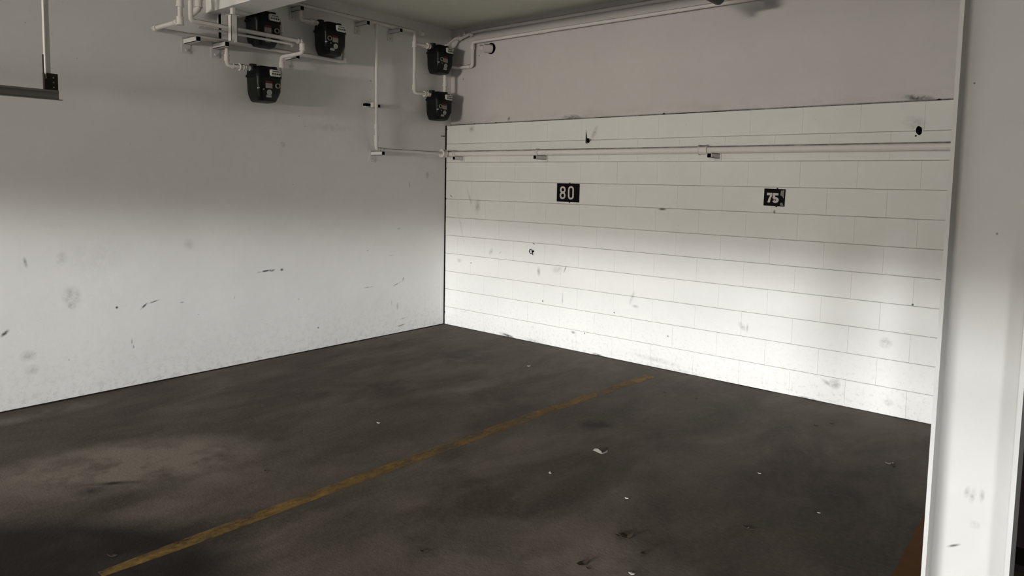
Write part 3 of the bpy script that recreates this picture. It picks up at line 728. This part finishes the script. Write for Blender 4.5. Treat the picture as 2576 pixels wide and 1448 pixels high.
for poly in ([P(.145, .24), P(.405, .24), P(.41, .36), P(.34, .55), P(.305, .80), P(.19, .80), P(.235, .58), P(.30, .385), P(.145, .385)],):
    f = [bm.verts.new((x, -.0015, z)) for x, z in poly]; bk = [bm.verts.new((x, 0, z)) for x, z in poly]
    bm.faces.new(f); bm.faces.new(bk[::-1])
    for k in range(len(f)): bm.faces.new((f[k], f[(k+1) % len(f)], bk[(k+1) % len(f)], bk[k]))
mesh(bm, 'digit_7', M_digit, g).location = (0, -.006, 0)
bm = bmesh.new(); t5 = .0185
stroke(bm, [P(.69, .305), P(.495, .305), P(.475, .56)], t5, .0015)
ax, az = P(.575, .645)
stroke(bm, [P(.475, .545)] + arcp(ax-.002, az, .098*W_, .105*H_, 120, -160, 14), t5, .0016)
mesh(bm, 'digit_5', M_digit, g).location = (0, -.006, 0)
bm = bmesh.new()
for poly in ([P(.80, .10), P(.955, .05), P(.955, .55), P(.86, .40), P(.78, .36)], [P(.80, .80), P(.90, .78), P(.96, .97), P(.80, .96)]):
    f = [bm.verts.new((x, -.0008, z)) for x, z in poly]; bk = [bm.verts.new((x, 0, z)) for x, z in poly]
    bm.faces.new(f); bm.faces.new(bk[::-1])
    for k in range(len(f)): bm.faces.new((f[k], f[(k+1) % len(f)], bk[(k+1) % len(f)], bk[k]))
o = mesh(bm, 'peeled_film', M_peel, g); o.location = (0, -.006, 0); o['label'] = 'greyish peeled area'

# ------------------------------------------------------------------ wall fittings
p = RW(1337, 632); g = thing('wire_ring', (p.x, 0, p.z), 'small black wire ring on the block wall below and left of the sign with 80', 'hook')
bm = bmesh.new(); tube(bm, [Vector((.019*math.cos(2*PI*k/20), -.012-.004*math.sin(2*PI*k/20), .019*math.sin(2*PI*k/20)*1.15)) for k in range(20)]+[Vector((.019, -.012, 0.0))], .0032, .001, 8)
mesh(bm, 'ring', M_black, g, True)
bm = bmesh.new(); cyl(bm, (.026, .0, .004), (.026, -.022, .004), .0085, 12); tube(bm, [(.026, -.018, .0), (.030, -.02, -.02), (.030, -.016, -.034)], .003, .004, 8); mesh(bm, 'eye_bolt', M_black, g, True, 40)
p = RW(1481, 354); g = thing('anchor_bolt', (p.x, 0, p.z), 'dark bolt stub under a pointed chip in the block wall, above the thick pipe', 'bolt')
bm = bmesh.new(); cyl(bm, (-.004, .0, -.010), (.020, -.045, .012), .012, 14); mesh(bm, 'stub', M_black, g, True, 40)
bm = bmesh.new()
v = [bm.verts.new(q) for q in ((-.034, -.001, .11), (-.036, -.001, -.02), (-.010, -.020, -.028), (-.016, -.004, .02))]
bm.faces.new((v[0], v[1], v[3])); bm.faces.new((v[1], v[2], v[3])); bm.faces.new((v[0], v[3], v[2])); bm.faces.new((v[0], v[2], v[1])); mesh(bm, 'chip', M_rust, g)
p = RW(2312, 328); g = thing('wall_sleeve', (p.x, 0, p.z), 'black round hole with chipped rim in the block wall near the column', 'hole')
bm = bmesh.new()
rnd = random.Random(4); ring = []
for k in range(20):
    a = 2*PI*k/20; rr = 1+rnd.uniform(-.1, .1); ring.append((.020*rr*math.cos(a), .030*rr*math.sin(a)))
f = [bm.verts.new((x, -.0015, z)) for x, z in ring]; bk = [bm.verts.new((x, .001, z)) for x, z in ring]
bm.faces.new(f); bm.faces.new(bk[::-1])
for k in range(20): bm.faces.new((f[k], f[(k+1) % 20], bk[(k+1) % 20], bk[k]))
mesh(bm, 'hole', M_black, g)
bm = bmesh.new()
inn = [(x*1.02, z*1.02) for x, z in ring]; out = [(x*1.25+.002, z*1.18) for x, z in ring]
A = [bm.verts.new((x, -.003, z)) for x, z in inn]; B = [bm.verts.new((x, -.0005, z)) for x, z in out]; D_ = [bm.verts.new((x, .001, z)) for x, z in inn]
for k in range(20):
    j = (k+1) % 20; bm.faces.new((A[k], A[j], B[j], B[k])); bm.faces.new((A[k], D_[k], D_[j], A[j]))
mesh(bm, 'rim', M_block, g, True)
bm = bmesh.new(); ball(bm, (-.017, -.003, -.036), .007, 1, (1, .5, 1)); mesh(bm, 'chip', M_rust, g)
p = LW(1110, 342); g = thing('wall_nail', (0, p.y, p.z), 'small dark nail in the left wall beside the corner of the block wall', 'nail')
bm = bmesh.new(); cyl(bm, (0, 0, 0), (.045, .0, -.003), .0045, 8); cyl(bm, (.043, 0, -.003), (.048, 0, -.003), .008, 10); mesh(bm, 'shank', M_rust, g)

# ------------------------------------------------------------------ litter on the floor
def scrap(name, px, py, size, mat, label, cat, seed, flat=.25, elong=1.6, rot=0.0, n_=9, curl=.5):
    rnd = random.Random(seed); p = FL(px, py)
    bm = bmesh.new(); top = []; bot = []
    for k in range(n_):
        a = 2*PI*k/n_; rr = size*(.7+.5*rnd.random())
        x = rr*elong*math.cos(a); y = rr*math.sin(a)/elong**.5
        z = size*curl*(x/(size*elong))**2*rnd.uniform(.5, 1)+.0015
        top.append(bm.verts.new((x, y, z+.0012))); bot.append(bm.verts.new((x, y, z-.0005)))
    ct = bm.verts.new((0, 0, .003)); cb = bm.verts.new((0, 0, .0008))
    for k in range(n_):
        j = (k+1) % n_
        bm.faces.new((ct, top[k], top[j])); bm.faces.new((cb, bot[j], bot[k])); bm.faces.new((top[k], bot[k], bot[j], top[j]))
    o = mesh(bm, name, mat); o.location = (p.x, p.y, 0.0); o.rotation_euler = (0, 0, R(rot))
    return tag(o, label, cat)
# folded paper scrap
p = FL(1511, 1138)
bm = bmesh.new()
path = [(-.040, .036, .010, .013), (-.022, .018, .016, .012), (-.004, -.008, .012, .010), (.004, -.020, .005, .008), (.022, -.010, .010, .008), (.042, .008, .018, .002)]
pr = None
for x, y, z, wd in path:
    c = [bm.verts.new((x-wd*.5, y-wd*.4, .001)), bm.verts.new((x+wd*.5, y+wd*.4, z)), bm.verts.new((x+wd*.6, y+wd*.5, z-.001)), bm.verts.new((x-wd*.4, y-wd*.3, .0002))]
    if pr:
        for k in range(4): bm.faces.new((pr[k], pr[(k+1) % 4], c[(k+1) % 4], c[k]))
    else: bm.faces.new(c)
    pr = c
bm.faces.new(pr[::-1])
o = mesh(bm, 'paper_scrap', M_paper); o.location = (p.x, p.y, 0); o.rotation_euler = (0, 0, R(38)); tag(o, 'crumpled grey paper scrap bent like a V, below the dark square floor stain', 'litter')
scrap('dry_leaf', 1576, 1350, .026, M_leaf, 'curled dark brown leaf, largest on the near floor', 'leaf', 1, rot=35, curl=1.2)
scrap('dry_leaf', 1557, 1347, .016, M_leaf, 'thin brown stalk end touching the largest curled leaf', 'leaf', 12, rot=60, curl=1.0)
scrap('dry_leaf', 1465, 1417, .020, M_leaf, 'ragged dark leaf crumb near the bottom edge, left of the largest leaf', 'leaf', 2, rot=80)
scrap('dry_leaf', 1480, 1430, .008, M_leaf, 'tiny dark crumb right below the ragged leaf crumb', 'leaf', 13)
scrap('dry_leaf', 1620, 1390, .016, M_leaf, 'small dark looped leaf, below right of the largest leaf', 'leaf', 3, rot=70)
scrap('dry_leaf', 1885, 1329, .020, M_leaf, 'broken dark leaf with a pale tip on the right-hand floor', 'leaf', 4, rot=10)
scrap('paper_scrap', 1878, 1327, .009, M_paper, 'pale sliver lying on the broken dark leaf', 'litter', 14)
scrap('paper_scrap', 2238, 1166, .014, M_paper, 'small pale scrap on the greenish floor near the column', 'litter', 5, rot=30)
scrap('dry_leaf', 2246, 1170, .012, M_leaf, 'tiny dark leaf touching the pale scrap near the column', 'leaf', 15, rot=-40)
scrap('dry_leaf', 1066, 1387, .013, M_leaf, 'lone dark leaf bit near the bottom middle of the floor', 'leaf', 6, rot=40)
scrap('paint_chip', 1330, 921, .016, M_white, 'white chip on the far floor between the corner and the yellow line', 'litter', 7, rot=20, elong=1.2)
scrap('paint_chip', 952, 1064, .009, M_white, 'white chip on the floor left of the yellow line', 'litter', 8, rot=20)
scrap('paint_chip', 1384, 1190, .009, M_white, 'white chip between the yellow line and the paper scrap', 'litter', 9, rot=-30)
scrap('paint_chip', 1576, 1253, .007, M_white, 'white chip above the largest curled leaf', 'litter', 10)
scrap('paint_chip', 1910, 1191, .007, M_white, 'white chip on the right-hand floor above the broken leaf', 'litter', 11)
scrap('paint_chip', 2060, 1290, .006, M_white, 'white chip right of the broken leaf', 'litter', 16)
scrap('paint_chip', 1589, 1443, .009, M_white, 'white chip at the bottom edge of the floor', 'litter', 17)
scrap('dry_leaf', 1752, 1002, .009, M_leaf, 'dark speck on the floor close to the block wall, left one', 'leaf', 18)
scrap('dry_leaf', 2092, 1065, .011, M_leaf, 'dark crumb on the floor by the block wall, nearer the column', 'leaf', 19)
scrap('dry_leaf', 2052, 1070, .009, M_leaf, 'dark crumb left of its twin by the block wall', 'leaf', 20)
scrap('dry_leaf', 1673, 987, .011, M_leaf, 'dark crumb just beyond the end of the yellow line', 'leaf', 21)
scrap('dry_leaf', 283, 1397, .013, M_leaf, 'dark leaf bit on the floor at the lower left, in the dark patch', 'leaf', 22, rot=30)
scrap('dry_leaf', 668, 1185, .010, M_leaf, 'dark crumb on the floor in the left bay', 'leaf', 23)
